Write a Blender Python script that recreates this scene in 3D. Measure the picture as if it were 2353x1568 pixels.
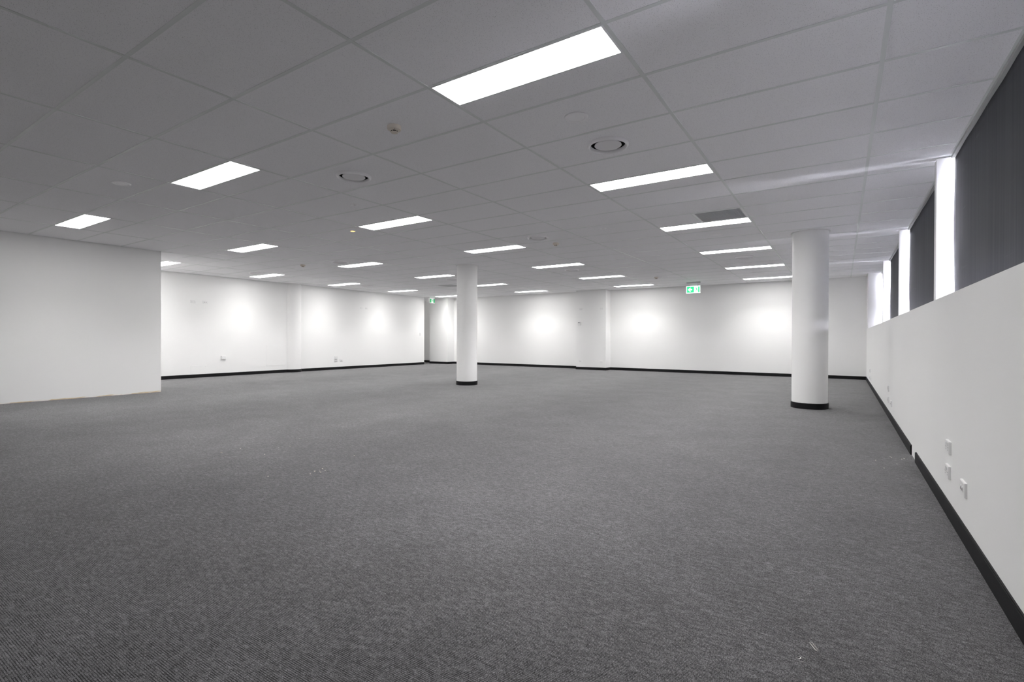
import bpy, math, random
from mathutils import Vector, Matrix, Euler

for o in list(bpy.data.objects):
    bpy.data.objects.remove(o, do_unlink=True)
scene = bpy.context.scene
COL = scene.collection
R = math.radians
random.seed(7)

# ------------------------------------------------------------------ camera
cam_d = bpy.data.cameras.new('camera')
cam_d.sensor_width = 36.0
cam_d.lens = 17.618
cam_d.clip_start = 0.02
cam_d.clip_end = 200
cam = bpy.data.objects.new('camera', cam_d)
COL.objects.link(cam)
_yaw, _pit, _roll = R(33.350), R(-0.2755), R(-0.1915)
cam.matrix_world = (Matrix.Translation((1.0149, -1.7794, 1.0158))
                    @ Matrix.Rotation(_yaw, 4, 'Z')
                    @ Matrix.Rotation(math.pi / 2 + _pit, 4, 'X')
                    @ Matrix.Rotation(-_roll, 4, 'Z'))
scene.camera = cam

# ------------------------------------------------------------------ world (bright overcast daylight)
world = bpy.data.worlds.new('overcast_sky')
scene.world = world
world.use_nodes = True
wn = world.node_tree.nodes
wn['Background'].inputs['Color'].default_value = (0.92, 0.88, 1.0, 1)
wn['Background'].inputs['Strength'].default_value = 50.0
PANEL_STRENGTH = 7.6      # glow of the diffuser face itself
PANEL_BEAM = 7.2         # watts of the panel's downward beam

# ------------------------------------------------------------------ exposure
vs = scene.view_settings
vs.view_transform = 'Standard'
vs.look = 'None'
vs.gamma = 1.0
vs.use_curve_mapping = False
vs.exposure = 1.33
scene.cycles.max_bounces = 14
scene.cycles.diffuse_bounces = 9

# ------------------------------------------------------------------ room numbers (metres)
H = 2.616            # ceiling
XR = 1.537           # right wall face under the windows
XGL = 1.93           # glass plane
XBL = 1.815          # blind plane
SILL = 1.285
YB = 13.75           # back wall
YP = 13.37           # pilaster on back wall, front
YREAR = -3.6         # wall behind the camera
XL = -12.61          # left wall
XPT = -9.583         # left partition face
YPT = 2.426          # partition corner
SK = 0.085           # skirting height

# ------------------------------------------------------------------ materials
def mat(name, base, rough=0.5, spec=0.5, metal=0.0, emit=None, estr=0.0, sheen=0.0):
    m = bpy.data.materials.new(name)
    m.use_nodes = True
    b = m.node_tree.nodes['Principled BSDF']
    b.inputs['Base Color'].default_value = (*base, 1)
    b.inputs['Roughness'].default_value = rough
    b.inputs['Specular IOR Level'].default_value = spec
    b.inputs['Metallic'].default_value = metal
    b.inputs['Sheen Weight'].default_value = sheen
    if emit:
        b.inputs['Emission Color'].default_value = (*emit, 1)
        b.inputs['Emission Strength'].default_value = estr
    return m

def nt(m):
    return m.node_tree.nodes, m.node_tree.links, m.node_tree.nodes['Principled BSDF']

def pos_node(n):
    return n.new('ShaderNodeNewGeometry').outputs['Position']

def add_bump(m, scale, strength, dist=0.001, detail=4):
    n, l, b = nt(m)
    t = n.new('ShaderNodeTexNoise'); t.inputs['Scale'].default_value = scale
    t.inputs['Detail'].default_value = detail
    l.new(pos_node(n), t.inputs['Vector'])
    bp = n.new('ShaderNodeBump'); bp.inputs['Strength'].default_value = strength
    bp.inputs['Distance'].default_value = dist
    l.new(t.outputs['Fac'], bp.inputs['Height'])
    l.new(bp.outputs['Normal'], b.inputs['Normal'])

def add_mottle(m, scale, c1, c2):
    n, l, b = nt(m)
    t = n.new('ShaderNodeTexNoise'); t.inputs['Scale'].default_value = scale
    t.inputs['Detail'].default_value = 3
    l.new(pos_node(n), t.inputs['Vector'])
    r = n.new('ShaderNodeValToRGB')
    r.color_ramp.elements[0].position = 0.3; r.color_ramp.elements[1].position = 0.7
    r.color_ramp.elements[0].color = (*c1, 1); r.color_ramp.elements[1].color = (*c2, 1)
    l.new(t.outputs['Fac'], r.inputs['Fac'])
    l.new(r.outputs['Color'], b.inputs['Base Color'])

M = {}
M['wall'] = mat('wall_paint', (0.84, 0.84, 0.825), 0.55, 0.35)
add_mottle(M['wall'], 0.8, (0.90, 0.90, 0.895), (0.915, 0.915, 0.91)); add_bump(M['wall'], 220, 0.08, 0.0006)
M['column'] = mat('column_paint', (0.91, 0.91, 0.905), 0.5, 0.4)
add_bump(M['column'], 160, 0.06, 0.0006)
M['trimwhite'] = mat('white_trim', (0.80, 0.80, 0.79), 0.4, 0.4); add_bump(M['trimwhite'], 120, 0.03)
M['skirt'] = mat('black_skirting', (0.007, 0.007, 0.008), 0.5, 0.2)
add_mottle(M['skirt'], 9, (0.006, 0.006, 0.007), (0.010, 0.010, 0.0115))
M['tee'] = mat('grid_tee_paint', (0.72, 0.745, 0.73), 0.38, 0.5); add_bump(M['tee'], 60, 0.03)
M['plenum'] = mat('plenum_dark', (0.25, 0.25, 0.25), 0.9, 0.1); add_bump(M['plenum'], 10, 0.2)
M['plate'] = mat('white_plastic', (0.86, 0.86, 0.86), 0.3, 0.5); add_bump(M['plate'], 300, 0.02)
M['slot'] = mat('dark_slot', (0.30, 0.28, 0.28), 0.6, 0.3); add_bump(M['slot'], 300, 0.02)
M['cream'] = mat('cream_plastic', (0.74, 0.68, 0.60), 0.45, 0.4); add_bump(M['cream'], 200, 0.03)
M['vent'] = mat('vent_white', (0.94, 0.93, 0.94), 0.3, 0.6); add_bump(M['vent'], 100, 0.02)
M['ventplate'] = mat('vent_plate', (0.80, 0.79, 0.80), 0.5, 0.4); add_bump(M['ventplate'], 100, 0.02)
M['ventdark'] = mat('vent_throat', (0.012, 0.010, 0.010), 0.8, 0.2); add_bump(M['ventdark'], 100, 0.02)
M['grille'] = mat('grille_alu', (0.56, 0.56, 0.57), 0.5, 0.4); add_bump(M['grille'], 90, 0.02)
M['frame'] = mat('luminaire_frame', (0.82, 0.83, 0.83), 0.35, 0.5); add_bump(M['frame'], 80, 0.02)
M['led'] = mat('led_diffuser', (0.9, 0.9, 0.9), 0.5, 0.3, emit=(1.0, 0.985, 0.965), estr=PANEL_STRENGTH)
M['amber'] = mat('amber_lens', (0.9, 0.7, 0.3), 0.4, 0.4, emit=(1.0, 0.50, 0.08), estr=2.2)
M['alu'] = mat('window_aluminium', (0.62, 0.63, 0.62), 0.4, 0.5, 0.3); add_bump(M['alu'], 80, 0.02)
M['rail'] = mat('blind_head_rail', (0.42, 0.43, 0.41), 0.45, 0.5); add_bump(M['rail'], 80, 0.02)
M['green'] = mat('exit_green', (0.02, 0.40, 0.16), 0.4, 0.4, emit=(0.02, 0.58, 0.20), estr=0.6)
M['exitwhite'] = mat('exit_white', (0.85, 0.9, 0.87), 0.4, 0.4, emit=(0.8, 1.0, 0.9), estr=0.75)
M['greendim'] = mat('exit_green_dim', (0.02, 0.30, 0.10), 0.4, 0.4, emit=(0.02, 0.4, 0.15), estr=0.12)
M['exitpale'] = mat('exit_white_dim', (0.85, 0.9, 0.87), 0.4, 0.4, emit=(0.8, 1.0, 0.9), estr=0.15)
M['lcd'] = mat('thermostat_screen', (0.22, 0.26, 0.28), 0.25, 0.5); add_bump(M['lcd'], 200, 0.02)
M['steel'] = mat('clip_steel', (0.82, 0.81, 0.78), 0.22, 0.5, 1.0); add_bump(M['steel'], 400, 0.05)
M['crumb'] = mat('plaster_crumb', (0.78, 0.74, 0.66), 0.8, 0.2); add_bump(M['crumb'], 500, 0.4)
M['concrete'] = mat('outside_concrete', (0.5, 0.5, 0.49), 0.9, 0.2); add_bump(M['concrete'], 20, 0.3, 0.004)

def glass_material():
    m = bpy.data.materials.new('window_glass'); m.use_nodes = True
    n, l = m.node_tree.nodes, m.node_tree.links
    n.clear()
    out = n.new('ShaderNodeOutputMaterial')
    tr = n.new('ShaderNodeBsdfTransparent'); tr.inputs['Color'].default_value = (0.92, 0.94, 0.94, 1)
    gl = n.new('ShaderNodeBsdfGlossy'); gl.inputs['Roughness'].default_value = 0.02
    fr = n.new('ShaderNodeFresnel'); fr.inputs['IOR'].default_value = 1.45
    mx = n.new('ShaderNodeMixShader')
    l.new(fr.outputs[0], mx.inputs[0]); l.new(tr.outputs[0], mx.inputs[1]); l.new(gl.outputs[0], mx.inputs[2])
    l.new(mx.outputs[0], out.inputs['Surface'])
    return m
M['glass'] = glass_material()

def tile_material():
    m = mat('mineral_fibre_tile', (0.7, 0.7, 0.7), 0.85, 0.15)
    n, l, b = nt(m)
    p = pos_node(n)
    v = n.new('ShaderNodeTexVoronoi'); v.inputs['Scale'].default_value = 135
    v.inputs['Randomness'].default_value = 1.0
    l.new(p, v.inputs['Vector'])
    r = n.new('ShaderNodeValToRGB')
    r.color_ramp.elements[0].position = 0.13; r.color_ramp.elements[0].color = (0.45, 0.45, 0.455, 1)
    r.color_ramp.elements[1].position = 0.20; r.color_ramp.elements[1].color = (0.92, 0.915, 0.93, 1)
    l.new(v.outputs['Distance'], r.inputs['Fac'])
    t = n.new('ShaderNodeTexNoise'); t.inputs['Scale'].default_value = 140; t.inputs['Detail'].default_value = 4
    l.new(p, t.inputs['Vector'])
    mr = n.new('ShaderNodeMapRange'); mr.inputs['To Min'].default_value = 0.95; mr.inputs['To Max'].default_value = 1.05
    l.new(t.outputs['Fac'], mr.inputs['Value'])
    mx = n.new('ShaderNodeMix'); mx.data_type = 'RGBA'; mx.blend_type = 'MULTIPLY'
    mx.inputs[0].default_value = 1.0
    l.new(r.outputs['Color'], mx.inputs[6]); l.new(mr.outputs['Result'], mx.inputs[7])
    l.new(mx.outputs[2], b.inputs['Base Color'])
    return m
M['tile'] = tile_material()

def carpet_material():
    m = mat('ribbed_loop_carpet', (0.1, 0.1, 0.1), 0.95, 0.05, sheen=0.2)
    n, l, b = nt(m)
    b.inputs['Sheen Roughness'].default_value = 0.5
    def math_(op, a, bb=None, c=None):
        q = n.new('ShaderNodeMath'); q.operation = op
        for i, val in enumerate((a, bb, c)):
            if val is None: continue
            if isinstance(val, (int, float)): q.inputs[i].default_value = val
            else: l.new(val, q.inputs[i])
        return q.outputs[0]
    p = pos_node(n)
    s = n.new('ShaderNodeSeparateXYZ'); l.new(p, s.inputs[0])
    # gentle meander of the ribs
    wob = n.new('ShaderNodeTexNoise'); wob.inputs['Scale'].default_value = 6.0
    l.new(p, wob.inputs['Vector'])
    y = math_('ADD', s.outputs['Y'], math_('MULTIPLY', wob.outputs['Fac'], 0.004))
    yr = math_('DIVIDE', y, 0.0066)
    rid = math_('FLOOR', yr)
    fr = math_('FRACT', yr)
    def rowns(fx, fy, detail=1.0):
        c = n.new('ShaderNodeCombineXYZ')
        l.new(math_('MULTIPLY', s.outputs['X'], fx), c.inputs[0])
        l.new(math_('MULTIPLY', rid, fy), c.inputs[1])
        t = n.new('ShaderNodeTexNoise'); t.inputs['Scale'].default_value = 1.0
        t.inputs['Detail'].default_value = detail; t.inputs['Roughness'].default_value = 0.6
        l.new(c.outputs[0], t.inputs['Vector'])
        return t.outputs['Fac']
    fine = rowns(190.0, 7.31, 2.0)
    dash = rowns(17.0, 3.77, 3.0)
    big = n.new('ShaderNodeTexNoise'); big.inputs['Scale'].default_value = 2.2; big.inputs['Detail'].default_value = 5
    l.new(p, big.inputs['Vector'])
    speck = n.new('ShaderNodeTexNoise'); speck.inputs['Scale'].default_value = 430; speck.inputs['Detail'].default_value = 3
    l.new(p, speck.inputs['Vector'])
    r = n.new('ShaderNodeValToRGB')
    e = r.color_ramp.elements
    e[0].position = 0.40; e[0].color = (0.022, 0.0215, 0.0227, 1)
    e[1].position = 0.62; e[1].color = (0.385, 0.380, 0.396, 1)
    k = e.new(0.5); k.color = (0.147, 0.145, 0.151, 1)
    mixv = math_('ADD', math_('MULTIPLY', fine, 0.28), math_('MULTIPLY', speck.outputs['Fac'], 0.60))
    mixv = math_('ADD', mixv, math_('MULTIPLY', dash, 0.12))
    l.new(mixv, r.inputs['Fac'])
    # grooves between the ribs, broken into dashes of uneven length
    g = math_('ABSOLUTE', math_('SUBTRACT', fr, 0.5))
    gm = n.new('ShaderNodeMapRange'); gm.interpolation_type = 'SMOOTHSTEP'
    gm.inputs['From Min'].default_value = 0.22; gm.inputs['From Max'].default_value = 0.40
    l.new(g, gm.inputs['Value'])
    dash2 = rowns(26.0, 5.13, 2.0)
    dm = n.new('ShaderNodeMapRange'); dm.interpolation_type = 'SMOOTHSTEP'
    dm.inputs['From Min'].default_value = 0.44; dm.inputs['From Max'].default_value = 0.60
    dm.inputs['To Min'].default_value = 1.05; dm.inputs['To Max'].default_value = 0.12
    l.new(dash2, dm.inputs['Value'])
    groove = math_('MULTIPLY', gm.outputs[0], dm.outputs[0])
    bigm = n.new('ShaderNodeMapRange')
    bigm.inputs['From Min'].default_value = 0.3; bigm.inputs['From Max'].default_value = 0.7
    bigm.inputs['To Min'].default_value = 0.88; bigm.inputs['To Max'].default_value = 1.10
    l.new(big.outputs['Fac'], bigm.inputs['Value'])
    fac = math_('MULTIPLY', math_('SUBTRACT', 1.0, math_('MULTIPLY', groove, 0.9)), bigm.outputs[0])
    mx = n.new('ShaderNodeMix'); mx.data_type = 'RGBA'; mx.blend_type = 'MULTIPLY'; mx.inputs[0].default_value = 1.0
    l.new(r.outputs['Color'], mx.inputs[6]); l.new(fac, mx.inputs[7])
    l.new(mx.outputs[2], b.inputs['Base Color'])
    return m
M['carpet'] = carpet_material()

def blind_material():
    m = mat('charcoal_blind_fabric', (0.045, 0.047, 0.056), 0.7, 0.25)
    n, l, b = nt(m)
    mp = n.new('ShaderNodeMapping'); mp.inputs['Scale'].default_value = (1, 14, 0.35)
    l.new(pos_node(n), mp.inputs['Vector'])
    t = n.new('ShaderNodeTexNoise'); t.inputs['Scale'].default_value = 2.0; t.inputs['Detail'].default_value = 5
    l.new(mp.outputs[0], t.inputs['Vector'])
    r = n.new('ShaderNodeValToRGB')
    r.color_ramp.elements[0].position = 0.3; r.color_ramp.elements[0].color = (0.046, 0.048, 0.058, 1)
    r.color_ramp.elements[1].position = 0.75; r.color_ramp.elements[1].color = (0.068, 0.069, 0.080, 1)
    l.new(t.outputs['Fac'], r.inputs['Fac'])
    # pale rubbed smear low on the cloth
    s = n.new('ShaderNodeTexNoise'); s.inputs['Scale'].default_value = 3.0; s.inputs['Detail'].default_value = 6
    mp2 = n.new('ShaderNodeMapping'); mp2.inputs['Scale'].default_value = (1, 0.8, 9)
    l.new(pos_node(n), mp2.inputs['Vector']); l.new(mp2.outputs[0], s.inputs['Vector'])
    r2 = n.new('ShaderNodeValToRGB')
    r2.color_ramp.elements[0].position = 0.66; r2.color_ramp.elements[0].color = (0, 0, 0, 1)
    r2.color_ramp.elements[1].position = 0.80; r2.color_ramp.elements[1].color = (0.5, 0.5, 0.5, 1)
    l.new(s.outputs['Fac'], r2.inputs['Fac'])
    mx = n.new('ShaderNodeMix'); mx.data_type = 'RGBA'
    l.new(r2.outputs['Color'], mx.inputs[0]); l.new(r.outputs['Color'], mx.inputs[6])
    mx.inputs[7].default_value = (0.11, 0.11, 0.12, 1)
    l.new(mx.outputs[2], b.inputs['Base Color'])
    return m
M['blind'] = blind_material()

def partition_material():
    """White paint; torn glue line and brown paper left along the foot where the skirting was pulled off."""
    m = mat('partition_paint', (0.84, 0.84, 0.825), 0.55, 0.35)
    n, l, b = nt(m)
    p = pos_node(n)
    s = n.new('ShaderNodeSeparateXYZ'); l.new(p, s.inputs[0])
    mp = n.new('ShaderNodeMapping'); mp.inputs['Scale'].default_value = (1, 3.2, 26)
    l.new(p, mp.inputs['Vector'])
    t = n.new('ShaderNodeTexNoise'); t.inputs['Scale'].default_value = 1.0; t.inputs['Detail'].default_value = 5
    l.new(mp.outputs[0], t.inputs['Vector'])
    zz = n.new('ShaderNodeMapRange'); zz.inputs['From Min'].default_value = 0.012; zz.inputs['From Max'].default_value = 0.055
    zz.inputs['To Min'].default_value = 0.16; zz.inputs['To Max'].default_value = -0.45
    l.new(s.outputs['Z'], zz.inputs['Value'])
    a = n.new('ShaderNodeMath'); l.new(t.outputs['Fac'], a.inputs[0]); l.new(zz.outputs[0], a.inputs[1])
    r = n.new('ShaderNodeValToRGB')
    e = r.color_ramp.elements
    e[0].position = 0.46; e[0].color = (0.905, 0.905, 0.90, 1)
    e[1].position = 0.49; e[1].color = (0.90, 0.885, 0.86, 1)
    k = e.new(0.60); k.color = (0.88, 0.85, 0.80, 1)
    k = e.new(0.64); k.color = (0.68, 0.55, 0.36, 1)
    k = e.new(0.72); k.color = (0.70, 0.59, 0.40, 1)
    k = e.new(0.76); k.color = (0.85, 0.82, 0.78, 1)
    l.new(a.outputs[0], r.inputs['Fac'])
    l.new(r.outputs['Color'], b.inputs['Base Color'])
    return m
M['partition'] = partition_material()

# ------------------------------------------------------------------ mesh helpers
class MB:
    def __init__(self): self.v = []; self.f = []
    def box(self, x0, x1, y0, y1, z0, z1):
        b = len(self.v)
        self.v += [(x, y, z) for z in (z0, z1) for y in (y0, y1) for x in (x0, x1)]
        for q in ((0, 2, 3, 1), (4, 5, 7, 6), (0, 1, 5, 4), (2, 6, 7, 3), (0, 4, 6, 2), (1, 3, 7, 5)):
            self.f.append(tuple(b + i for i in q))
        return self
    def bevbox(self, x0, x1, y0, y1, z0, z1, c, axis):
        """box whose + side along axis is chamfered by c (a moulded plate)"""
        lo = [x0, y0, z0]; hi = [x1, y1, z1]
        a = axis; o = [i for i in range(3) if i != a]
        def ring(t, ins):
            out = []
            for su, sv in ((0, 0), (1, 0), (1, 1), (0, 1)):
                p = [0, 0, 0]; p[a] = t
                p[o[0]] = (hi[o[0]] - ins) if su else (lo[o[0]] + ins)
                p[o[1]] = (hi[o[1]] - ins) if sv else (lo[o[1]] + ins)
                out.append(tuple(p))
            return out
        rs = [ring(lo[a], 0), ring(hi[a] - c, 0), ring(hi[a], c)]
        b = len(self.v)
        for r_ in rs: self.v += r_
        self.f.append((b + 3, b + 2, b + 1, b))
        for k in range(2):
            for i in range(4):
                j = (i + 1) % 4
                self.f.append((b + 4 * k + i, b + 4 * k + j, b + 4 * k + 4 + j, b + 4 * k + 4 + i))
        self.f.append((b + 8, b + 9, b + 10, b + 11))
        return self
    def lathe(self, prof, seg=32, cx=0, cy=0, a0=0.0, a1=None):
        b = len(self.v); full = a1 is None
        n = seg if full else seg + 1
        a1 = a0 + 2 * math.pi if full else a1
        for i in range(n):
            a = a0 + (a1 - a0) * i / seg
            for r_, z in prof: self.v.append((cx + r_ * math.cos(a), cy + r_ * math.sin(a), z))
        m = len(prof)
        for i in range(seg):
            j = (i + 1) % n
            for k in range(m - 1):
                q = (b + i * m + k, b + j * m + k, b + j * m + k + 1, b + i * m + k + 1)
                self.f.append(q)
        return self
    def disc(self, r_, z, seg=32, cx=0, cy=0):
        b = len(self.v)
        self.v += [(cx + r_ * math.cos(2 * math.pi * i / seg), cy + r_ * math.sin(2 * math.pi * i / seg), z) for i in range(seg)]
        self.f.append(tuple(range(b, b + seg))); return self
    def prism(self, pts, fn, d0, d1):
        """2-D outline pts extruded d0..d1; fn(u, v, d) -> xyz"""
        b = len(self.v); n = len(pts)
        self.v += [fn(u, v, d0) for u, v in pts] + [fn(u, v, d1) for u, v in pts]
        self.f.append(tuple(range(b + n - 1, b - 1, -1))); self.f.append(tuple(range(b + n, b + 2 * n)))
        for i in range(n):
            j = (i + 1) % n
            self.f.append((b + i, b + j, b + n + j, b + n + i))
        return self
    def tube(self, pts, r_, seg=6):
        b = len(self.v); n = len(pts)
        for i, p in enumerate(pts):
            p = Vector(p); d = Vector(pts[min(i + 1, n - 1)]) - Vector(pts[max(i - 1, 0)])
            d.normalize()
            up = Vector((0, 0, 1)) if abs(d.z) < 0.9 else Vector((1, 0, 0))
            a = d.cross(up).normalized(); c = a.cross(d)
            for k in range(seg):
                t = 2 * math.pi * k / seg
                self.v.append(tuple(p + a * r_ * math.cos(t) + c * r_ * math.sin(t)))
        for i in range(n - 1):
            for k in range(seg):
                j = (k + 1) % seg
                self.f.append((b + i * seg + k, b + i * seg + j, b + (i + 1) * seg + j, b + (i + 1) * seg + k))
        self.f.append(tuple(b + k for k in range(seg - 1, -1, -1)))
        self.f.append(tuple(b + (n - 1) * seg + k for k in range(seg)))
        return self
    def mesh(self, name, m, smooth=False):
        me = bpy.data.meshes.new(name)
        me.from_pydata(self.v, [], self.f)
        me.materials.append(m)
        import bmesh as _b
        bm = _b.new(); bm.from_mesh(me); _b.ops.recalc_face_normals(bm, faces=bm.faces); bm.to_mesh(me); bm.free()
        if smooth:
            me.shade_smooth()
            me.set_sharp_from_angle(angle=R(35))
        me.update()
        return me
    def build(self, name, m, parent=None, smooth=False, loc=(0, 0, 0)):
        return link(name, self.mesh(name, m, smooth), parent, loc)

def link(name, me, parent=None, loc=(0, 0, 0), rot=(0, 0, 0)):
    o = bpy.data.objects.new(name, me)
    COL.objects.link(o)
    o.location = loc; o.rotation_euler = rot
    if parent: o.parent = parent
    return o

def tag(o, label=None, cat=None, group=None, kind=None):
    if label: o['label'] = label
    if cat: o['category'] = cat
    if group: o['group'] = group
    if kind: o['kind'] = kind
    return o

def thing(name, label, cat, loc=(0, 0, 0), rz=0.0, group=None):
    o = bpy.data.objects.new(name, None)
    COL.objects.link(o); o.location = loc; o.rotation_euler = (0, 0, rz)
    o.empty_display_size = 0.1
    return tag(o, label, cat, group)

def struct(name, mb, m, smooth=False):
    return tag(mb.build(name, m, smooth=smooth), kind='structure')

# ------------------------------------------------------------------ shell
struct('floor', MB().box(-18.5, XR + 0.05, YREAR - 0.05, 15.0, -0.12, 0.0), M['carpet'])

# right wall: breast wall under the windows, solid pier past the last window, edge of slab above
YW_END = 12.99
wr = MB().box(XR, 2.05, YREAR, YB, -0.12, SILL)
wr.box(XR, 2.05, YW_END, YB, SILL, 2.78)
wr.box(XR, 2.05, YREAR, -2.80, SILL, 2.78)
wr.box(XGL - 0.03, 2.05, YREAR, YW_END, 2.60, 2.78)
struct('wall_right', wr, M['wall'])
struct('wall_back', MB().box(-12.1, 2.05, YB, YB + 0.15, -0.12, 2.78), M['wall'])
struct('wall_pilaster', MB().box(-6.39, -5.335, YP, YB, 0, 2.78), M['wall'])
struct('wall_nib', MB().box(-12.93, -11.98, 13.35, YB + 0.15, 0, 2.78), M['wall'])
struct('wall_corridor', MB().box(-18.5, -12.0, 14.0, 14.75, 0, 2.78).box(-18.6, -18.5, 12.55, 14.75, 0, 2.78)
       .box(-13.0, -12.93, 13.5, 14.0, 0, 2.78).box(-18.5, XL - 0.12, 12.55, 12.68, 0, 2.78), M['wall'])
struct('wall_left', MB().box(XL - 0.13, XL, YPT - 0.1, 12.685, 0, 2.78), M['wall'])
struct('wall_partition', MB().box(XPT - 0.12, XPT, YREAR, YPT, 0, 2.78)
       .box(XL - 0.13, XPT - 0.12, YPT - 0.12, YPT, 0, 2.78), M['partition'])
struct('wall_rear', MB().box(XPT - 0.12, 2.05, YREAR - 0.15, YREAR, -0.12, 2.78), M['wall'])

# skirtings
T = 0.011
def skirting(name, boxes):
    mb = MB()
    for x0, x1, y0, y1, nx, ny in boxes:
        mb.box(x0, x1, y0, y1, 0.0, SK - 0.004)
        mb.box(x0 + (0.004 if nx < 0 else 0), x1 - (0.004 if nx > 0 else 0),
               y0 + (0.004 if ny < 0 else 0), y1 - (0.004 if ny > 0 else 0), SK - 0.004, SK)
    return struct(name, mb, M['skirt'])
skirting('baseboard_right', [(XR - T, XR, 3.86, YB, -1, 0), (XR - T, XR, YREAR, 3.53, -1, 0)])
skirting('baseboard_back', [(-11.98, -6.39, YB - T, YB, 0, -1), (-5.335, XR - T, YB - T, YB, 0, -1)])
skirting('baseboard_pilaster', [(-6.39 - T, -5.335 + T, YP - T, YP, 0, -1), (-5.335, -5.335 + T, YP, YB - T, 1, 0),
                                (-6.39 - T, -6.39, YP, YB - T, -1, 0)])
skirting('baseboard_nib', [(-12.93, -11.98 + T, 13.35 - T, 13.35, 0, -1), (-11.98, -11.98 + T, 13.35, YB, 1, 0)])
skirting('baseboard_corridor', [(-18.5, -13.0, 14.0 - T, 14.0, 0, -1)])
skirting('baseboard_left', [(XL, XL + T, YPT, 6.89, 1, 0), (XL, XL + T, 7.31, 12.685, 1, 0)])

# ------------------------------------------------------------------ ceiling: slab, grid, tiles
slab = tag(MB().box(-18.5, 2.05, YREAR, 15.0, 2.78, 2.9).build('ceiling', M['plenum']), kind='structure')
XC_MAX = 1.795
U0, U1 = -6, 23          # cross lines of the grid, 0.6 m apart
V0, V1 = -16, 1           # main tee lines, 1.2 m apart
LIGHT_ROWS = {-1: [1, 5, 9, 13, 17, 21], -4: [1, 5, 9, 13, 17, 21],
              -7: [1, 5, 9, 13, 17, 21], -10: [5, 9, 13, 17, 21], -15: [22]}
light_cells = {(v, u) for v, us in LIGHT_ROWS.items() for u in us}
grille_cells = {(-1, 8): (-0.6, 0.0), (-8, 16): (-9.25, -8.65)}
CX, CY = 1.0149, -1.7794
FW = Vector((-math.sin(_yaw), math.cos(_yaw)))

VENTS = ((-0.6, 2.10, 'large white round air diffuser in the ceiling beside the blank round cover'),
                  (-3.02, 1.50, 'white round air diffuser in the ceiling left of the smoke detector'),
                  (-3.0, 5.06, 'white round air diffuser in the ceiling next to a small smoke detector'),
                  (-4.22, 8.68, 'white round air diffuser in the second light row behind the near column'),
                  (-0.57, 8.82, 'white round air diffuser between two lights in front of the right column'),
                  (-7.76, 5.0, 'white round air diffuser half hidden behind a light in the third row'),
                  (-11.1, 5.1, 'white round air diffuser close to the left wall above the two wall plates'),
                  (-7.74, 8.58, 'white round air diffuser beside the left column in the third light row'),
                  (-11.1, 8.58, 'white round air diffuser farthest along the left wall row'))

def in_view(x, y):
    d = Vector((x - CX, y - CY)); f = d.dot(FW)
    if f < 0.9: return False
    s = d.dot(Vector((FW.y, -FW.x))) / f
    return abs(s) < 1.12 and 1.6 / f < 0.80
def in_room(v, u):
    x, y = v * 1.2 + 0.6, u * 0.6 + 0.3
    if x < XPT and y < YPT - 0.2: return False
    return True

tile_cells = []
for v in range(V0, V1 + 1):
    for u in range(U0, U1 + 2):
        x0, x1 = v * 1.2, min(v * 1.2 + 1.2, XC_MAX)
        y0, y1 = u * 0.6, u * 0.6 + 0.6
        if y0 > 13.7 and v > -11: continue
        if not in_room(v, u): continue
        if (v, u) in light_cells: y0 += 0.306
        if (v, u) in grille_cells:
            g0, g1 = grille_cells[(v, u)]
            if g1 < x1 - 0.1:
                f_ = (Vector(((g1 + x1) / 2 - CX, y0 + 0.3 - CY))).dot(FW)
                tile_cells.append((0, f_, g1, x1, y0, y1))
            x1 = g0
        cx, cy = (x0 + x1) / 2, (y0 + y1) / 2
        f = (Vector((cx - CX, cy - CY))).dot(FW)
        vis = in_view(cx, cy) and not (x1 < XPT - 0.3 and y1 < YPT) and v > -12
        tile_cells.append((0 if vis else 1, f, x0, x1, y0, y1))
tile_cells.sort()
meshes = {}
def slab_mesh(key, w, d, t, m):
    if key not in meshes:
        meshes[key] = MB().box(-w / 2, w / 2, -d / 2, d / 2, 0, t).mesh(key[0], m)
    return meshes[key]
def holed_tile(w, d, hx, hy, r_):
    """tile with a round cut-out for an air diffuser"""
    mb = MB(); angs = sorted([2 * math.pi * k / 40 for k in range(40)] +
                             [math.atan2(sy * d / 2 - hy, sx * w / 2 - hx) % (2 * math.pi) for sx in (-1, 1) for sy in (-1, 1)])
    n_ = len(angs)
    for z in (0.0, 0.015):
        for a in angs:
            c, s_ = math.cos(a), math.sin(a)
            tx = ((w / 2 - hx) / c if c > 1e-9 else (-w / 2 - hx) / c if c < -1e-9 else 1e9)
            ty = ((d / 2 - hy) / s_ if s_ > 1e-9 else (-d / 2 - hy) / s_ if s_ < -1e-9 else 1e9)
            q = min(tx, ty)
            mb.v += [(hx + r_ * c, hy + r_ * s_, z), (hx + q * c, hy + q * s_, z)]
    for k in range(n_):
        j = (k + 1) % n_; o = 2 * n_
        mb.f += [(2 * k, 2 * k + 1, 2 * j + 1, 2 * j), (o + 2 * k, o + 2 * j, o + 2 * j + 1, o + 2 * k + 1),
                 (2 * k, 2 * j, o + 2 * j, o + 2 * k), (2 * k + 1, o + 2 * k + 1, o + 2 * j + 1, 2 * j + 1)]
    return mb
rest = MB()
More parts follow.
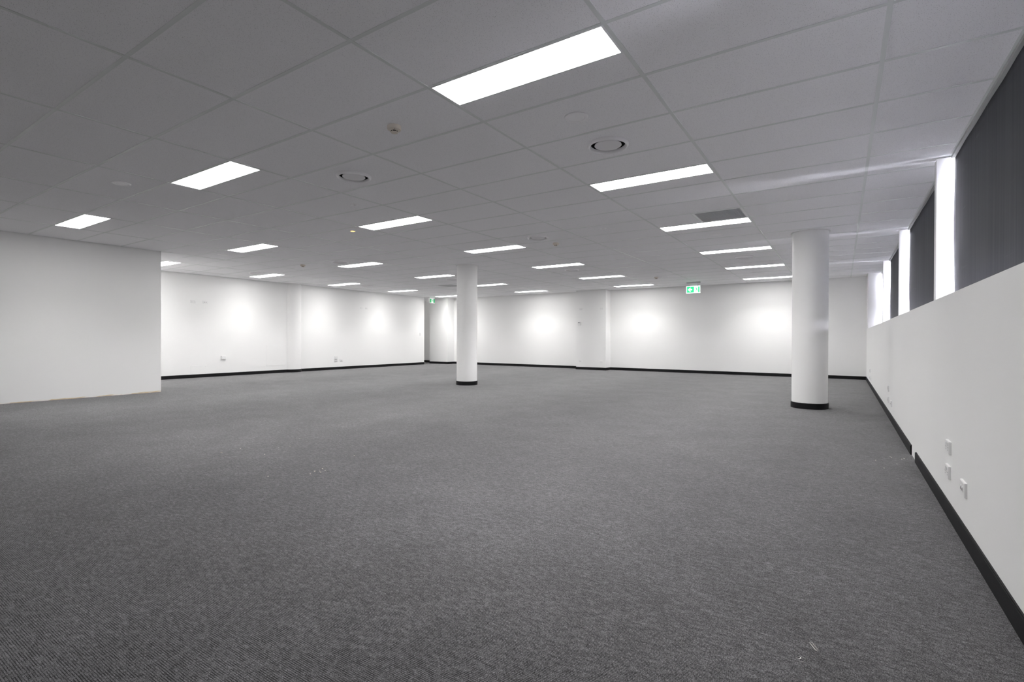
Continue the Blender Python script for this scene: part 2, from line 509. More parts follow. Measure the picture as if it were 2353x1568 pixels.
for i, (hid, f, x0, x1, y0, y1) in enumerate(tile_cells):
    w, d = x1 - x0 - 0.006, y1 - y0 - 0.006
    hole = [(x, y) for x, y, lab in VENTS if x0 < x < x1 and y0 < y < y1]
    if hole:
        cx, cy = (x0 + x1) / 2, (y0 + y1) / 2
        hx = max(-w / 2 + 0.15, min(w / 2 - 0.15, hole[0][0] - cx)); hy = max(-d / 2 + 0.15, min(d / 2 - 0.15, hole[0][1] - cy))
        holed_tile(w, d, hx, hy, 0.140).build('ceiling_tile', M['tile'], slab, loc=(cx, cy, H))
        continue
    if hid or i >= 296:
        rest.box(x0 + 0.003, x1 - 0.003, y0 + 0.003, y1 - 0.003, H, H + 0.015)
    else:
        me = slab_mesh(('ceiling_tile', round(w, 3), round(d, 3)), w, d, 0.015, M['tile'])
        link('ceiling_tile', me, slab, ((x0 + x1) / 2, (y0 + y1) / 2, H + random.uniform(-0.0004, 0.0006)))
tag(rest.build('ceiling_tile_field', M['tile'], slab), kind='stuff')

TW = 0.024
for v in range(V0, V1 + 1):
    y0 = YREAR if v * 1.2 > XPT else YPT
    mb = MB().box(v * 1.2 - TW / 2, v * 1.2 + TW / 2, y0, 13.74 if v > -11 else 14.6, H - 0.0022, H + 0.002)
    mb.box(v * 1.2 - 0.001, v * 1.2 + 0.001, y0, 13.74 if v > -11 else 14.6, H + 0.002, H + 0.035)
    mb.build('main_tee', M['tee'], slab)
cross = []
for v in range(V0, V1 + 1):
    for u in range(U0, U1 + 2):
        y = u * 0.6
        if y > 13.7 and v > -11: continue
        if not in_room(v, u): continue
        x0, x1 = v * 1.2 + TW / 2, min(v * 1.2 + 1.2 - TW / 2, XC_MAX)
        f = (Vector(((x0 + x1) / 2 - CX, y - CY))).dot(FW)
        cross.append((0 if in_view((x0 + x1) / 2, y) and v > -12 else 1, f, x0, x1, y))
cross.sort()
rest = MB()
for i, (hid, f, x0, x1, y) in enumerate(cross):
    if hid or i >= 290:
        rest.box(x0, x1, y - TW / 2, y + TW / 2, H - 0.0016, H + 0.002)
    else:
        w = round(x1 - x0, 3)
        k = ('cross_tee', w)
        if k not in meshes:
            meshes[k] = MB().box(-w / 2, w / 2, -TW / 2, TW / 2, -0.0016, 0.002).box(-w / 2, w / 2, -0.001, 0.001, 0.002, 0.03).mesh('cross_tee', M['tee'])
        link('cross_tee', meshes[k], slab, ((x0 + x1) / 2, y, H))
tag(rest.build('cross_tee_field', M['tee'], slab), kind='stuff')
# wall angles round the edge
wa = MB()
for x0, x1, y0, y1 in ((XL, XL + 0.022, YPT, 12.68), (XPT, XPT + 0.022, YREAR, YPT), (-11.98, XR, YB - 0.022, YB),
                       (XC_MAX - 0.012, XC_MAX + 0.004, YREAR, YW_END), (-6.41, -5.31, YP - 0.022, YP), (XR - 0.022, XR, YW_END, YB)):
    wa.box(x0, x1, y0, y1, H - 0.002, H + 0.003)
struct('trim_1', wa, M['tee'])
# closer strip over the blinds
struct('trim_2', MB().box(XC_MAX + 0.004, XGL, YREAR, YW_END, 2.622, 2.64), M['trimwhite'])

# ------------------------------------------------------------------ ceiling lights
PL, PW = 1.2, 0.306
panel_meshes = None
beam_light = None
def light_panel(v, u, label):
    global panel_meshes, beam_light
    t = thing('ceiling_light', label, 'ceiling light', (v * 1.2 + 0.6, u * 0.6 + PW / 2, H), 0, 'recessed ceiling light panels')
    if panel_meshes is None:
        a, b, w = PL / 2 - 0.010, PW / 2 - 0.002, 0.013
        fr = MB().box(-a, a, -b, -b + w, -0.003, 0.012).box(-a, a, b - w, b, -0.003, 0.012)
        fr.box(-a, -a + w, -b + w, b - w, -0.003, 0.012).box(a - w, a, -b + w, b - w, -0.003, 0.012)
        df = MB().box(-a + w, a - w, -b + w, b - w, -0.001, 0.004)
        bk = MB().box(-a, a, -b, b, 0.012, 0.05)
        panel_meshes = [('frame', fr.mesh('frame', M['frame'])), ('diffuser', df.mesh('diffuser', M['led'])),
                        ('housing', bk.mesh('housing', M['frame']))]
    for n_, me in panel_meshes: link(n_, me, t)
    if beam_light is None:
        beam_light = bpy.data.lights.new('panel_beam', 'AREA')
        beam_light.shape = 'RECTANGLE'; beam_light.size = PL - 0.05; beam_light.size_y = PW - 0.03
        beam_light.energy = PANEL_BEAM; beam_light.color = (1.0, 0.985, 0.965); beam_light.spread = 2.0
    link('panel_beam', beam_light, t, (0, 0, -0.0015))
    return t
ROWN = {-1: 'in the row nearest the windows', -4: 'in the second row from the windows',
        -7: 'in the third row from the windows', -10: 'in the row along the left wall'}
ORD = ['nearest', 'second nearest', 'third nearest', 'fourth', 'fifth', 'farthest']
for v, us in LIGHT_ROWS.items():
    vis = [u for u in us if u >= 1]
    for u in us:
        if v == -15:  # extra panel added out of view to brighten the corridor wall
            light_panel(v, u, 'added unseen ceiling panel brightening the left corridor wall')
        elif u >= 1:
            k = vis.index(u)
            nm = 'farthest' if k == len(vis) - 1 else ORD[k]
            light_panel(v, u, 'lit white rectangular ceiling panel, %s %s' % (nm, ROWN[v]))
        else:
            light_panel(v, u, 'lit white rectangular ceiling panel behind the camera, %s' % ROWN[v].replace('in the ', ''))

# ------------------------------------------------------------------ ceiling fittings
vent_m = None
def vent(x, y, label):
    global vent_m
    t = thing('air_diffuser', label, 'air vent', (x, y, H), 0, 'round ceiling air diffusers')
    if vent_m is None:
        ring = MB().lathe([(0.167, 0.0), (0.166, -0.012), (0.160, -0.021), (0.152, -0.025), (0.146, -0.021), (0.141, -0.010), (0.139, 0.002)], 48)
        core = MB().lathe([(0.0, -0.0145), (0.09, -0.014), (0.106, -0.0125), (0.110, -0.009), (0.108, -0.004), (0.07, 0.012), (0.0, 0.02)], 48)
        thr = MB().lathe([(0.139, 0.002), (0.136, 0.03), (0.134, 0.08)], 48).disc(0.134, 0.08, 48)
        vent_m = [('outer_ring', ring.mesh('outer_ring', M['vent'], True)), ('centre_plate', core.mesh('centre_plate', M['ventplate'], True)),
                  ('throat', thr.mesh('throat', M['ventdark']))]
    for n_, me in vent_m: link(n_, me, t)
for x, y, lab in VENTS:
    vent(x, y, lab)

cov_m = None
def cover(x, y, label):
    global cov_m
    t = thing('blank_cover', label, 'ceiling cover', (x, y, H), 0, 'round blank ceiling covers')
    if cov_m is None:
        rim = MB().lathe([(0.086, 0.0), (0.085, -0.004), (0.081, -0.007), (0.076, -0.008), (0.068, -0.007), (0.062, -0.005), (0.060, -0.003)], 40)
        face = MB().lathe([(0.0, -0.0042), (0.04, -0.004), (0.061, -0.0032)], 40)
        cov_m = [('rim', rim.mesh('rim', M['vent'], True)), ('face_plate', face.mesh('face_plate', M['vent'], True))]
    for n_, me in cov_m: link(n_, me, t)
cover(-0.595, 1.50, 'flat round white blank cover on the ceiling beside the large air diffuser')
cover(-5.25, 0.34, 'flat round white blank cover on the ceiling at far left of the picture')
cover(-0.59, 6.33, 'flat round white blank cover on the ceiling near the right column')
cover(-8.97, 3.23, 'flat round white blank cover on the ceiling past the left partition corner')

det_m = None
def detector(x, y, label):
    global det_m
    t = thing('smoke_detector', label, 'smoke detector', (x, y, H), 0, 'ceiling smoke detectors')
    if det_m is None:
        base = MB().lathe([(0.0, 0), (0.050, 0.0), (0.052, -0.002), (0.052, -0.022), (0.049, -0.028), (0.034, -0.035), (0.0, -0.035)], 36)
        core = MB().lathe([(0.024, -0.034), (0.024, -0.044), (0.0, -0.044)], 24)
        cap = MB().lathe([(0.0, -0.044), (0.026, -0.044), (0.028, -0.046), (0.025, -0.050), (0.0, -0.051)], 28)
        ribs = []
        for k in range(6):
            a = k * math.pi / 3 + 0.3
            ribs.append(MB().tube([(0.031 * math.cos(a), 0.031 * math.sin(a), -0.033), (0.027 * math.cos(a), 0.027 * math.sin(a), -0.046)], 0.0025).mesh('rib', M['cream'], True))
        led = MB().lathe([(0.0, -0.0335), (0.003, -0.033), (0.0035, -0.030)], 10, 0.041, -0.008)
        det_m = [('base', base.mesh('base', M['cream'], True)), ('sensor_chamber', core.mesh('sensor_chamber', M['ventdark'], True)),
                 ('cap', cap.mesh('cap', M['cream'], True)), *[('rib', q) for q in ribs], ('indicator', led.mesh('indicator', M['slot']))]
    for n_, me in det_m: link(n_, me, t, (0, 0, 0), (0, 0, R(-30)))
detector(-1.815, 0.895, 'cream smoke detector nearest the camera, left of the big ceiling light')
detector(-2.985, 5.62, 'cream smoke detector beside the middle air diffuser in the ceiling')
detector(-8.85, 4.87, 'cream smoke detector in the ceiling near the left wall lights')
detector(-2.995, 11.08, 'small cream smoke detector close to the back wall left of the exit sign')

spr_m = None
def sensor(x, y, label):
    global spr_m
    t = thing('recessed_sensor', label, 'ceiling sensor', (x, y, H), 0, 'small recessed ceiling sensors')
    if spr_m is None:
        rim = MB().lathe([(0.050, 0.0), (0.049, -0.003), (0.043, -0.005), (0.033, -0.004), (0.030, 0.004)], 28)
        lens = MB().lathe([(0.0, -0.001), (0.02, 0.001), (0.031, 0.003)], 24)
        spr_m = [('rim', rim.mesh('rim', M['vent'], True)), ('lens', lens.mesh('lens', M['grille'], True))]
    for n_, me in spr_m: link(n_, me, t)
sensor(-3.89, 2.22, 'small round recessed sensor with white rim left of a second row light')
sensor(-1.89, 5.02, 'small round recessed sensor with white rim right of the middle air diffuser')

t = thing('emergency_downlight', 'tiny glowing amber downlight in the ceiling beside a second row light', 'downlight', (-5.11, 3.18, H))
MB().lathe([(0.042, 0.0), (0.041, -0.003), (0.036, -0.004), (0.030, 0.001)], 28).build('rim', M['vent'], t, True)
MB().lathe([(0.0, -0.006), (0.018, -0.004), (0.030, 0.001)], 24).build('lens', M['amber'], t, True)

def grille(x0, x1, y0, y1, label):
    t = thing('return_air_grille', label, 'air grille', ((x0 + x1) / 2, (y0 + y1) / 2, H))
    a, b = (x1 - x0) / 2 - 0.004, (y1 - y0) / 2 - 0.012
    w = 0.028
    MB().box(-a, a, -b, -b + w, -0.003, 0.01).box(-a, a, b - w, b, -0.003, 0.01).box(-a, -a + w, -b + w, b - w, -0.003, 0.01).box(a - w, a, -b + w, b - w, -0.003, 0.01).build('frame', M['frame'], t)
    MB().box(-a + 0.005, a - 0.005, -b + 0.005, b - 0.005, 0.016, 0.02).build('backing', M['ventdark'], t)
    n_ = 40
    sm = MB().prism([(-0.0045, 0.0), (0.0015, 0.0), (0.006, 0.013), (0.0, 0.013)], lambda u, v_, d: (u, d, v_), -b + w, b - w).mesh('slat', M['grille'])
    for k in range(n_):
        link('slat', sm, t, (-a + w + (k + 0.5) * (2 * a - 2 * w) / n_, 0, 0.0))
grille(-0.6, 0.0, 4.8, 5.4, 'grey slatted air grille in the ceiling touching a near row light')
grille(-9.25, -8.65, 9.6, 10.2, 'grey slatted air grille in the ceiling left of the left column')
MB().box(-0.612, -0.588, 4.81, 5.39, H - 0.0016, H + 0.002).build('cross_tee', M['tee'], slab)
MB().box(-9.262, -9.238, 9.61, 10.19, H - 0.0016, H + 0.002).build('cross_tee', M['tee'], slab)

# ------------------------------------------------------------------ columns
def column(x, y, r_, label):
    t = thing('round_column', label, 'column', (x, y, 0))
    MB().lathe([(r_, 0.0), (r_, 2.63)], 72).build('shaft', M['column'], t, True)
    MB().lathe([(r_, 0.0), (r_ + T, 0.0), (r_ + T, SK - 0.004), (r_ + T - 0.004, SK), (r_, SK)], 72).build('skirting_ring', M['skirt'], t, True)
    MB().lathe([(r_, H - 0.004), (r_ + 0.022, H - 0.004), (r_ + 0.024, H + 0.002)], 72).build('ceiling_collar', M['trimwhite'], t, True)
column(-5.885, 6.90, 0.225, 'white round column with black base standing left of centre in the room')
column(0.615, 6.92, 0.235, 'white round column with black base standing near the windows at right')
column(-12.71, 7.12, 0.25, 'white round column half sunk into the left wall')

# ------------------------------------------------------------------ windows and blinds
MULL = [-2.86, 0.54, 3.93, 7.32, 10.68]
MT = 0.11
for i, y in enumerate(MULL):
    mb = MB().box(1.70, XGL + 0.04, y, y + MT, SILL, 2.60)
    struct('trim_%d' % (3 + i), mb, M['wall'])
bays = [(MULL[i] + MT, (MULL[i + 1] if i + 1 < len(MULL) else YW_END)) for i in range(len(MULL))]
WHERE = ['behind the camera, beside it', 'nearest the camera at the right edge', 'second along the window wall',
         'third along the window wall', 'last one beside the back corner']
for i, (a, b) in enumerate(bays):
    w = tag(bpy.data.objects.new('window_%d' % (i + 1), None), kind='structure'); COL.objects.link(w)
    w.location = (XGL, a, SILL)
    f = MB().box(-0.02, 0.04, 0, b - a, 0, 0.05).box(-0.02, 0.04, 0, b - a, 1.27, 1.32)
    f.box(-0.02, 0.04, 0, 0.02, 0.05, 1.27).box(-0.02, 0.04, b - a - 0.02, b - a, 0.05, 1.27)
    f.box(-0.02, 0.04, (b - a) / 2 - 0.025, (b - a) / 2 + 0.025, 0.05, 1.27)
    f.build('window_frame', M['alu'], w)
    for k in range(2):
        y0 = 0.02 if k == 0 else (b - a) / 2 + 0.025
        y1 = (b - a) / 2 - 0.025 if k == 0 else b - a - 0.02
        MB().box(0.005, 0.011, y0, y1, 0.05, 1.27).build('pane', M['glass'], w)
    MB().box(-0.012, 0.0, b - a - 0.06, b - a - 0.035, 0.42, 0.47).build('window_latch', M['alu'], w)
    # roller blind
    t = thing('roller_blind', 'charcoal fabric roller blind, %s' % WHERE[i], 'blind', (XBL, (a + b) / 2, SILL), 0, 'charcoal roller blinds on the window wall')
    g = 0.030
    L = b - a - 2 * g
    ny, nz = 40, 16
    fm = MB()
    for jz in range(nz + 1):
        for jy in range(ny + 1):
            yy = -L / 2 + L * jy / ny; zz = 0.055 + (1.245) * jz / nz
            edge = (abs(yy) / (L / 2)) ** 12
            xx = 0.0015 * math.sin(yy * 9 + i) + edge * 0.004 * math.sin(zz * 5.0 + i)
            yy2 = yy + (0.003 * math.sin(zz * 5.2 + 1.3 * i) * edge * (1 if yy > 0 else -1))
            fm.v.append((xx, yy2, zz))
    for jz in range(nz):
        for jy in range(ny):
            q = jz * (ny + 1) + jy
            fm.f.append((q, q + 1, q + ny + 2, q + ny + 1))
    fo = fm.build('fabric', M['blind'], t, True)
    so = fo.modifiers.new('thickness', 'SOLIDIFY'); so.thickness = 0.0015
    MB().bevbox(-0.022, 0.004, -L / 2 + 0.0, L / 2 - 0.0, 1.297, 1.323, 0.004, 2).build('head_rail', M['rail'], t)
    MB().tube([(0.03, -L / 2, 1.285), (0.03, L / 2, 1.285)], 0.022, 12).build('roller_tube', M['grille'], t, True)
    MB().tube([(0.004, -L / 2 + 0.01, 0.060), (0.004, L / 2 - 0.01, 0.060)], 0.009, 8).build('bottom_bar', M['rail'], fo, True)
    # portal to guide daylight sampling through the glass
    ld = bpy.data.lights.new('window_portal', 'AREA'); ld.shape = 'RECTANGLE'; ld.size = 1.32; ld.size_y = b - a
    ld.cycles.is_portal = True
    lo = bpy.data.objects.new('window_portal', ld); COL.objects.link(lo)
    lo.matrix_world = Matrix.Translation((XGL + 0.05, (a + b) / 2, SILL + 0.66)) @ Matrix.Rotation(R(90), 4, 'Y')

# ------------------------------------------------------------------ wall plates
plate_m = {}
def plate_parts(kind):
    """parts modelled in local space: wall in the x-z plane, outward is -y"""
    if kind in plate_m: return plate_m[kind]
    fx = lambda u, v_, d: (u, -d, v_)
    w, h, d = {'power': (0.115, 0.072, 0.013), 'data': (0.115, 0.072, 0.012), 'switch': (0.072, 0.115, 0.011),
               'small': (0.08, 0.05, 0.01), 'box': (0.115, 0.085, 0.034), 'thermo': (0.10, 0.115, 0.022)}[kind]
    ps = []
    body = MB()
    c = 0.003
    rings = [(0, 0.0), (d - c, 0.0), (d, c)]
    for dd, ins in rings:
        x, z = w / 2 - ins, h / 2 - ins
        body.v += [(-x, -dd, -z), (x, -dd, -z), (x, -dd, z), (-x, -dd, z)]
    for k in range(2):
        for i in range(4):
            j = (i + 1) % 4
            body.f.append((4 * k + i, 4 * k + j, 4 * k + 4 + j, 4 * k + 4 + i))
    body.f.append((8, 9, 10, 11)); body.f.append((3, 2, 1, 0))
    ps.append(('plate', body.mesh('plate', M['plate'])))
    def rect(mb, u, v_, a, b, d0, d1): mb.box(u - a, u + a, -d1, -d0, v_ - b, v_ + b)
    if kind in ('power', 'box'):
        for s in (-1, 1):
            sw = MB(); rect(sw, s * 0.019, 0.018, 0.006, 0.0085, d - 0.001, d + 0.003)
            ps.append(('rocker_switch', sw.mesh('rocker_switch', M['plate'])))
            sl = MB()
            rect(sl, s * 0.030, -0.014, 0.0012, 0.005, d - 0.001, d + 0.0006)
            for q in (-1, 1):
                cx = s * 0.030 + q * 0.0075
                pts = [(cx - 0.0012 - q * 0.002, -0.004), (cx + 0.0012 - q * 0.002, -0.004), (cx + 0.0012 + q * 0.002, 0.004), (cx - 0.0012 + q * 0.002, 0.004)]
                sl.prism(pts, fx, d - 0.001, d + 0.0006)
            ps.append(('socket_slots', sl.mesh('socket_slots', M['slot'])))
    elif kind == 'data':
        for s in (-1, 1):
            j = MB(); rect(j, s * 0.018, 0.0, 0.011, 0.013, d - 0.001, d + 0.002)
            ps.append(('jack_insert', j.mesh('jack_insert', M['plate'])))
            k_ = MB(); rect(k_, s * 0.018, -0.002, 0.0065, 0.006, d + 0.0015, d + 0.0026)
            ps.append(('jack_opening', k_.mesh('jack_opening', M['slot'])))
    elif kind == 'switch':
        for s in (-1, 1):
            j = MB(); rect(j, 0, s * 0.018, 0.007, 0.010, d - 0.001, d + 0.003)
            ps.append(('rocker_switch', j.mesh('rocker_switch', M['plate'])))
    elif kind == 'small':
        j = MB(); rect(j, 0, 0.0, 0.01, 0.008, d - 0.001, d + 0.002)
        ps.append(('jack_insert', j.mesh('jack_insert', M['plate'])))
    elif kind == 'thermo':
        j = MB(); rect(j, -0.008, 0.032, 0.032, 0.011, d - 0.001, d + 0.001)
        ps.append(('screen', j.mesh('screen', M['lcd'])))
        for k in range(3):
            j = MB(); rect(j, -0.025 + 0.025 * k, -0.02, 0.008, 0.005, d - 0.001, d + 0.002)
            ps.append(('button', j.mesh('button', M['plate'])))
    plate_m[kind] = ps
    return ps
def plate(kind, loc, side, label, name=None, cat=None):
    rz = {'back': 0.0, 'right': R(-90), 'left': R(90)}[side]
    nm = name or {'power': 'power_outlet', 'data': 'data_outlet', 'switch': 'light_switch', 'small': 'data_outlet', 'box': 'power_outlet', 'thermo': 'thermostat'}[kind]
    ct = cat or {'power': 'power outlet', 'data': 'data outlet', 'switch': 'light switch', 'small': 'data outlet', 'box': 'power outlet', 'thermo': 'thermostat'}[kind]
    t = thing(nm, label, ct, loc, rz)
    last = None
    for n_, me in plate_parts(kind):
        o = link(n_, me, last if n_ == 'jack_opening' else t)
        if n_ == 'jack_insert': last = o
X = XR
plate('power', (X, 2.012, 0.400), 'right', 'upper white double power outlet on right wall nearest the camera')
plate('power', (X, 2.024, 0.257), 'right', 'lower white double power outlet on right wall nearest the camera')
plate('data', (X, 1.582, 0.268), 'right', 'white data plate on right wall, nearest of all to the camera')
plate('power', (X, 6.50, 0.372), 'right', 'upper white power outlet on right wall beside the right column')
plate('power', (X, 6.50, 0.225), 'right', 'lower white power outlet on right wall beside the right column')
plate('data', (X, 6.02, 0.224), 'right', 'white data plate on right wall, in the middle group of plates')
plate('power', (X, 11.65, 0.340), 'right', 'upper white power outlet on right wall near the back corner')
plate('power', (X, 11.65, 0.190), 'right', 'lower white power outlet on right wall near the back corner')
plate('data', (X, 11.20, 0.185), 'right', 'white data plate on right wall in the group nearest the back corner')
plate('power', (XL, 4.336, 1.923), 'left', 'white double power outlet high on left wall near the partition corner')
plate('data', (XL, 4.625, 1.921), 'left', 'white data plate with two dark ports high on left wall')
plate('box', (XL, 5.07, 0.496), 'left', 'white projecting power outlet low on left wall by itself')
plate('box', (XL, 8.586, 0.385), 'left', 'white projecting power outlet above another, low on left wall past the half column')
plate('power', (XL, 8.586, 0.292), 'left', 'white power outlet directly under another, low on left wall')
plate('data', (XL, 8.80, 0.292), 'left', 'white data plate low on left wall, right of two stacked outlets')
plate('small', (XL, 9.62, 2.042), 'left', 'small white plate high on left wall, left one of a pair past half column')
plate('small', (XL, 9.84, 2.034), 'left', 'small white plate high on left wall, right one of a pair past half column')
plate('switch', (XL, 12.475, 1.17), 'left', 'white light switch on left wall beside the corridor opening')
plate('data', (-6.228, YP, 2.004), 'back', 'white plate at top left of the back wall pilaster')
plate('power', (-5.485, YP, 2.002), 'back', 'white power outlet at top right of the back wall pilaster')
plate('thermo', (-6.275, YP, 1.520), 'back', 'white thermostat with small grey screen on the back wall pilaster')
plate('data', (-6.233, YP, 0.277), 'back', 'white plate at bottom left of the back wall pilaster')
plate('power', (-5.489, YP, 0.277), 'back', 'white power outlet at bottom right of the back wall pilaster')

# flush access panels on the left wall
def access(y0, y1, z0, z1, label):
    t = thing('access_panel', label, 'access panel', (XL, (y0 + y1) / 2, z0))
    MB().bevbox(0, 0.004, -(y1 - y0) / 2, (y1 - y0) / 2, 0, z1 - z0, 0.0015, 0).build('cover', M['wall'], t)
    sc = MB().lathe([(0.004, 0.0), (0.0035, 0.0012), (0.0, 0.0016)], 10).mesh('screw', M['grille'])
    for sy in (-1, 1):
        for z in (z1 - z0 - 0.03, 0.03):
            link('screw', sc, t, (0.004, sy * ((y1 - y0) / 2 - 0.03), z), (0, R(90), 0))
access(4.286, 4.657, SK, 0.308, 'low flush white access panel just above skirting on left wall')
access(6.25, 6.86, 0.215, 0.808, 'square flush white access panel on left wall beside the half column')

# ------------------------------------------------------------------ exit signs
def man(fn, mb, cx, cy, s):
    """running figure outline pieces, s = height"""
    def seg(p, q, w):
        p = Vector(p); q = Vector(q); d = (q - p).normalized(); nn = Vector((-d.y, d.x)) * w / 2
        pts = [p + nn, p - nn, q - nn, q + nn]
        mb.prism([(cx + a.x * s, cy + a.y * s) for a in pts], fn, 0.0, 0.001)
    mb.prism([(cx + (-0.02 + 0.09 * math.cos(k * math.pi / 5)) * s, cy + (0.40 + 0.09 * math.sin(k * math.pi / 5)) * s) for k in range(10)], fn, 0, 0.001)
    seg((0.0, 0.30), (0.08, -0.02), 0.17)
    seg((0.08, 0.0), (-0.14, -0.14), 0.10); seg((-0.14, -0.12), (-0.12, -0.40), 0.09)
    seg((0.08, 0.0), (0.18, -0.22), 0.10); seg((0.18, -0.20), (0.38, -0.28), 0.09)
    seg((0.0, 0.28), (-0.22, 0.14), 0.07); seg((-0.22, 0.16), (-0.30, 0.30), 0.06)
    seg((0.02, 0.26), (0.24, 0.18), 0.07); seg((0.24, 0.18), (0.30, 0.0), 0.06)

def exit_arrow_sign():
    W, Hh, D = 0.375, 0.200, 0.05
    t = thing('exit_sign', 'lit green and white exit sign with left arrow hanging before back wall', 'exit sign', (-2.455, 12.70, 2.40))
    hw, hh = W / 2, Hh / 2
    MB().bevbox(-hw, hw, -D / 2 + 0.004, D / 2, -hh, hh, 0.006, 2).build('housing', M['plate'], t)
    MB().bevbox(-hw * 0.96, hw * 0.96, -0.04, 0.04, H - 2.40 - 0.035, H - 2.40, 0.0, 2).build('ceiling_mount', M['grille'], t)
    MB().box(-hw * 0.5, hw * 0.5, -0.008, 0.008, hh, H - 2.40 - 0.03).build('bracket', M['plate'], t)
    F = -D / 2
    fn = lambda u, v_, d: (u, F - 0.0005 - d, v_)
    gx, gz = hw - 0.016, hh - 0.018
    p = MB().box(-gx, gx, F, F + 0.004, -gz, gz).build('green_panel', M['green'], t)
    b = MB(); y0, y1 = F - 0.0005, F + 0.004
    b.box(-hw, hw, F - 0.002, F + 0.004, -hh, -gz).box(-hw, hw, F - 0.002, F + 0.004, gz, hh)
    b.box(-hw, -gx, F - 0.002, F + 0.004, -gz, gz).box(gx, hw, F - 0.002, F + 0.004, -gz, gz)
    b.build('border', M['exitwhite'], t)
    ar = MB().prism([(-0.145, 0.0), (-0.085, 0.056), (-0.06, 0.056), (-0.092, 0.018), (-0.03, 0.018), (-0.03, -0.018), (-0.092, -0.018), (-0.06, -0.056), (-0.085, -0.056)], fn, 0.0, 0.0008)
    ar.build('arrow', M['exitwhite'], p)
    MB().prism([(0.022, -gz), (0.132, -gz), (0.132, gz), (0.022, gz)], fn, 0.0, 0.0008).build('door_symbol', M['exitwhite'], p)
    fn2 = lambda u, v_, d: (u, F - 0.0013 - d, v_)
    mm = MB(); man(fn2, mm, 0.085, -0.004, 0.135); mm.build('running_figure', M['green'], p)
exit_arrow_sign()

def exit_corridor_sign():
    Wd, Hh, D = 0.30, 0.175, 0.085
    t = thing('exit_sign', 'green exit sign with white running figure hanging at the corridor opening', 'exit sign', (-12.36, 12.83, 2.478))
    hw, hh = Wd / 2, Hh / 2
    MB().bevbox(-D / 2, D / 2 - 0.004, -hw, hw, -hh, hh, 0.006, 2).build('housing', M['plate'], t)
    MB().box(-0.03, 0.03, -hw * 0.9, hw * 0.9, hh, H - 2.475).build('ceiling_mount', M['plate'], t)
    F = D / 2
    gy, gz = hw - 0.012, hh - 0.014
    fn = lambda u, v_, d: (F + 0.0005 + d, u, v_)
    p = MB().box(F - 0.004, F, -gy, gy, -gz, gz).build('green_panel', M['greendim'], t)
    MB().prism([(-0.055, -gz), (0.05, -gz), (0.05, gz), (-0.055, gz)], fn, 0.0, 0.0008).build('door_symbol', M['exitpale'], p)
    fn2 = lambda u, v_, d: (F + 0.0014 + d, u, v_)
    mm = MB(); man(fn2, mm, 0.0, -0.004, 0.14); mm.build('running_figure', M['greendim'], p)
exit_corridor_sign()

# ------------------------------------------------------------------ paper clips and crumbs on the carpet
def clip_path(L, w):
    pts = []
    def arc(cx, cy, r_, a0, a1, n_=9):
        for k in range(n_ + 1):
            a = a0 + (a1 - a0) * k / n_
            pts.append((cx + r_ * math.cos(a), cy + r_ * math.sin(a)))
    h = w / 2
    pts.append((-L * 0.22, h * 0.62))
    arc(L / 2 - h * 0.85, 0.0, h * 0.62, math.pi / 2, -math.pi / 2)
    arc(-L / 2 + h, h * 0.19, h * 0.81, -math.pi / 2, -3 * math.pi / 2)
    arc(L / 2 - h * 0.2, 0.0, h, math.pi / 2, -math.pi / 2)
    pts.append((-L * 0.30, -h))
    return pts
p2 = clip_path(0.046, 0.0095)
pc = MB().tube([(x, y, 0.002 + 0.0006 * math.sin(k)) for k, (x, y) in enumerate(p2)], 0.0006, 6).build('paper_clip', M['steel'], smooth=True, loc=(0.9425, 0.151, 0.0))
pc.rotation_euler = (0, 0, math.atan2(0.133 - 0.170, 0.953 - 0.933))
tag(pc, 'straight silver paper clip lying on the carpet at lower right', 'paper clip')
def spline(ctrl, n_=6):
    out = []
    for i in range(len(ctrl) - 1):
        p0 = Vector(ctrl[max(i - 1, 0)]); p1 = Vector(ctrl[i]); p2_ = Vector(ctrl[i + 1]); p3 = Vector(ctrl[min(i + 2, len(ctrl) - 1)])
        for k in range(n_):
            q = k / n_
            out.append(tuple(0.5 * ((2 * p1) + (p2_ - p0) * q + (2 * p0 - 5 * p1 + 4 * p2_ - p3) * q * q + (3 * p1 - p0 - 3 * p2_ + p3) * q ** 3)))
    out.append(tuple(ctrl[-1]))
    return out
bent = spline([(-0.004, 0.006, 0.006), (-0.0055, 0.010, 0.003), (-0.013, 0.003, 0.002), (-0.0105, -0.004, 0.002), (-0.003, 0.001, 0.004),
               (0.0, 0.006, 0.007), (0.006, 0.009, 0.005), (0.011, 0.010, 0.003), (0.009, 0.001, 0.002), (0.004, -0.011, 0.002), (-0.003, -0.012, 0.002), (-0.004, -0.004, 0.004), (0.003, 0.004, 0.005)])
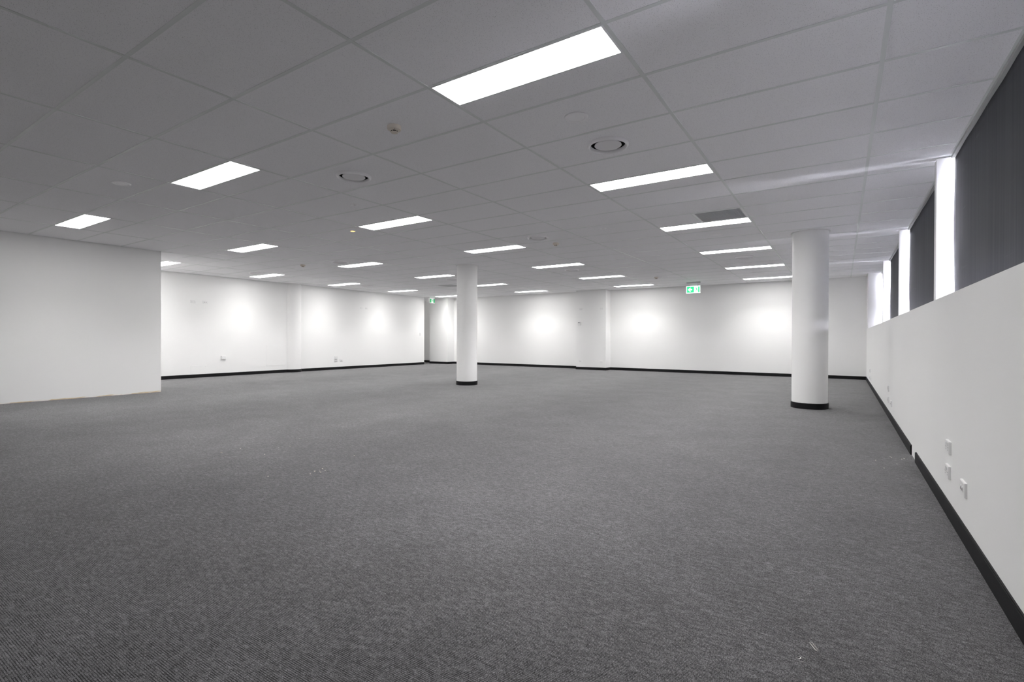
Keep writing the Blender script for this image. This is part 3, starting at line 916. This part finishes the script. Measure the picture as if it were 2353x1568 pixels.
tag(MB().tube(bent, 0.0007, 6).build('paper_clip', M['steel'], smooth=True, loc=(0.913, 0.048, 0.0)),
    'crumpled bent wire paper clip on the carpet nearest the camera', 'paper clip')

def crumb(x, y, s, label, group):
    mb = MB(); n_ = 6
    ang = random.uniform(0, 3); st = random.uniform(1.0, 2.2)
    ring = []
    for k in range(n_):
        a = 2 * math.pi * k / n_
        r_ = s * 0.7 * random.uniform(0.7, 1.1)
        u, v_ = r_ * st * math.cos(a), r_ * math.sin(a)
        ring.append((u * math.cos(ang) - v_ * math.sin(ang), u * math.sin(ang) + v_ * math.cos(ang)))
    mb.v = [(u, v_, -0.0002) for u, v_ in ring] + [(u * 0.6, v_ * 0.6, s * random.uniform(0.6, 0.9)) for u, v_ in ring]
    mb.f = [tuple(range(n_ - 1, -1, -1)), tuple(range(n_, 2 * n_))] + [(k, (k + 1) % n_, n_ + (k + 1) % n_, n_ + k) for k in range(n_)]
    o = mb.build('plaster_crumb', M['crumb'], loc=(x, y, 0.0))
    tag(o, label, 'crumb', group)
for x, y, s in ((-3.541, 0.495, .009), (-3.57, 0.679, .005), (-3.168, 0.674, .006), (-3.324, 0.90, .004), (-3.286, 0.989, .006), (-3.538, 1.257, .005), (-2.496, 1.084, .006), (-2.49, 0.302, .005)):
    crumb(x, y, s, 'tiny pale plaster crumb scattered on the carpet left of centre', 'scattered crumbs left of centre')
for x, y, s in ((-2.343, 0.656, .008), (-2.328, 0.576, .007), (-2.267, 0.586, .008), (-2.291, 0.513, .006), (-2.282, 0.635, .005), (-2.30, 0.60, .004)):
    crumb(x, y, s, 'tiny white plaster crumb in the small cluster on open carpet', 'cluster of crumbs on open carpet')
for x, y, s in ((1.371, 3.666, .004), (1.378, 3.631, .006), (1.259, 3.424, .006), (1.397, 3.371, .004), (1.464, 3.629, .006), (1.446, 3.60, .005), (1.42, 2.95, .004), (1.30, 3.15, .004)):
    crumb(x, y, s, 'tiny pale crumb on the carpet beside the skirting gap at right', 'crumbs beside the skirting gap')
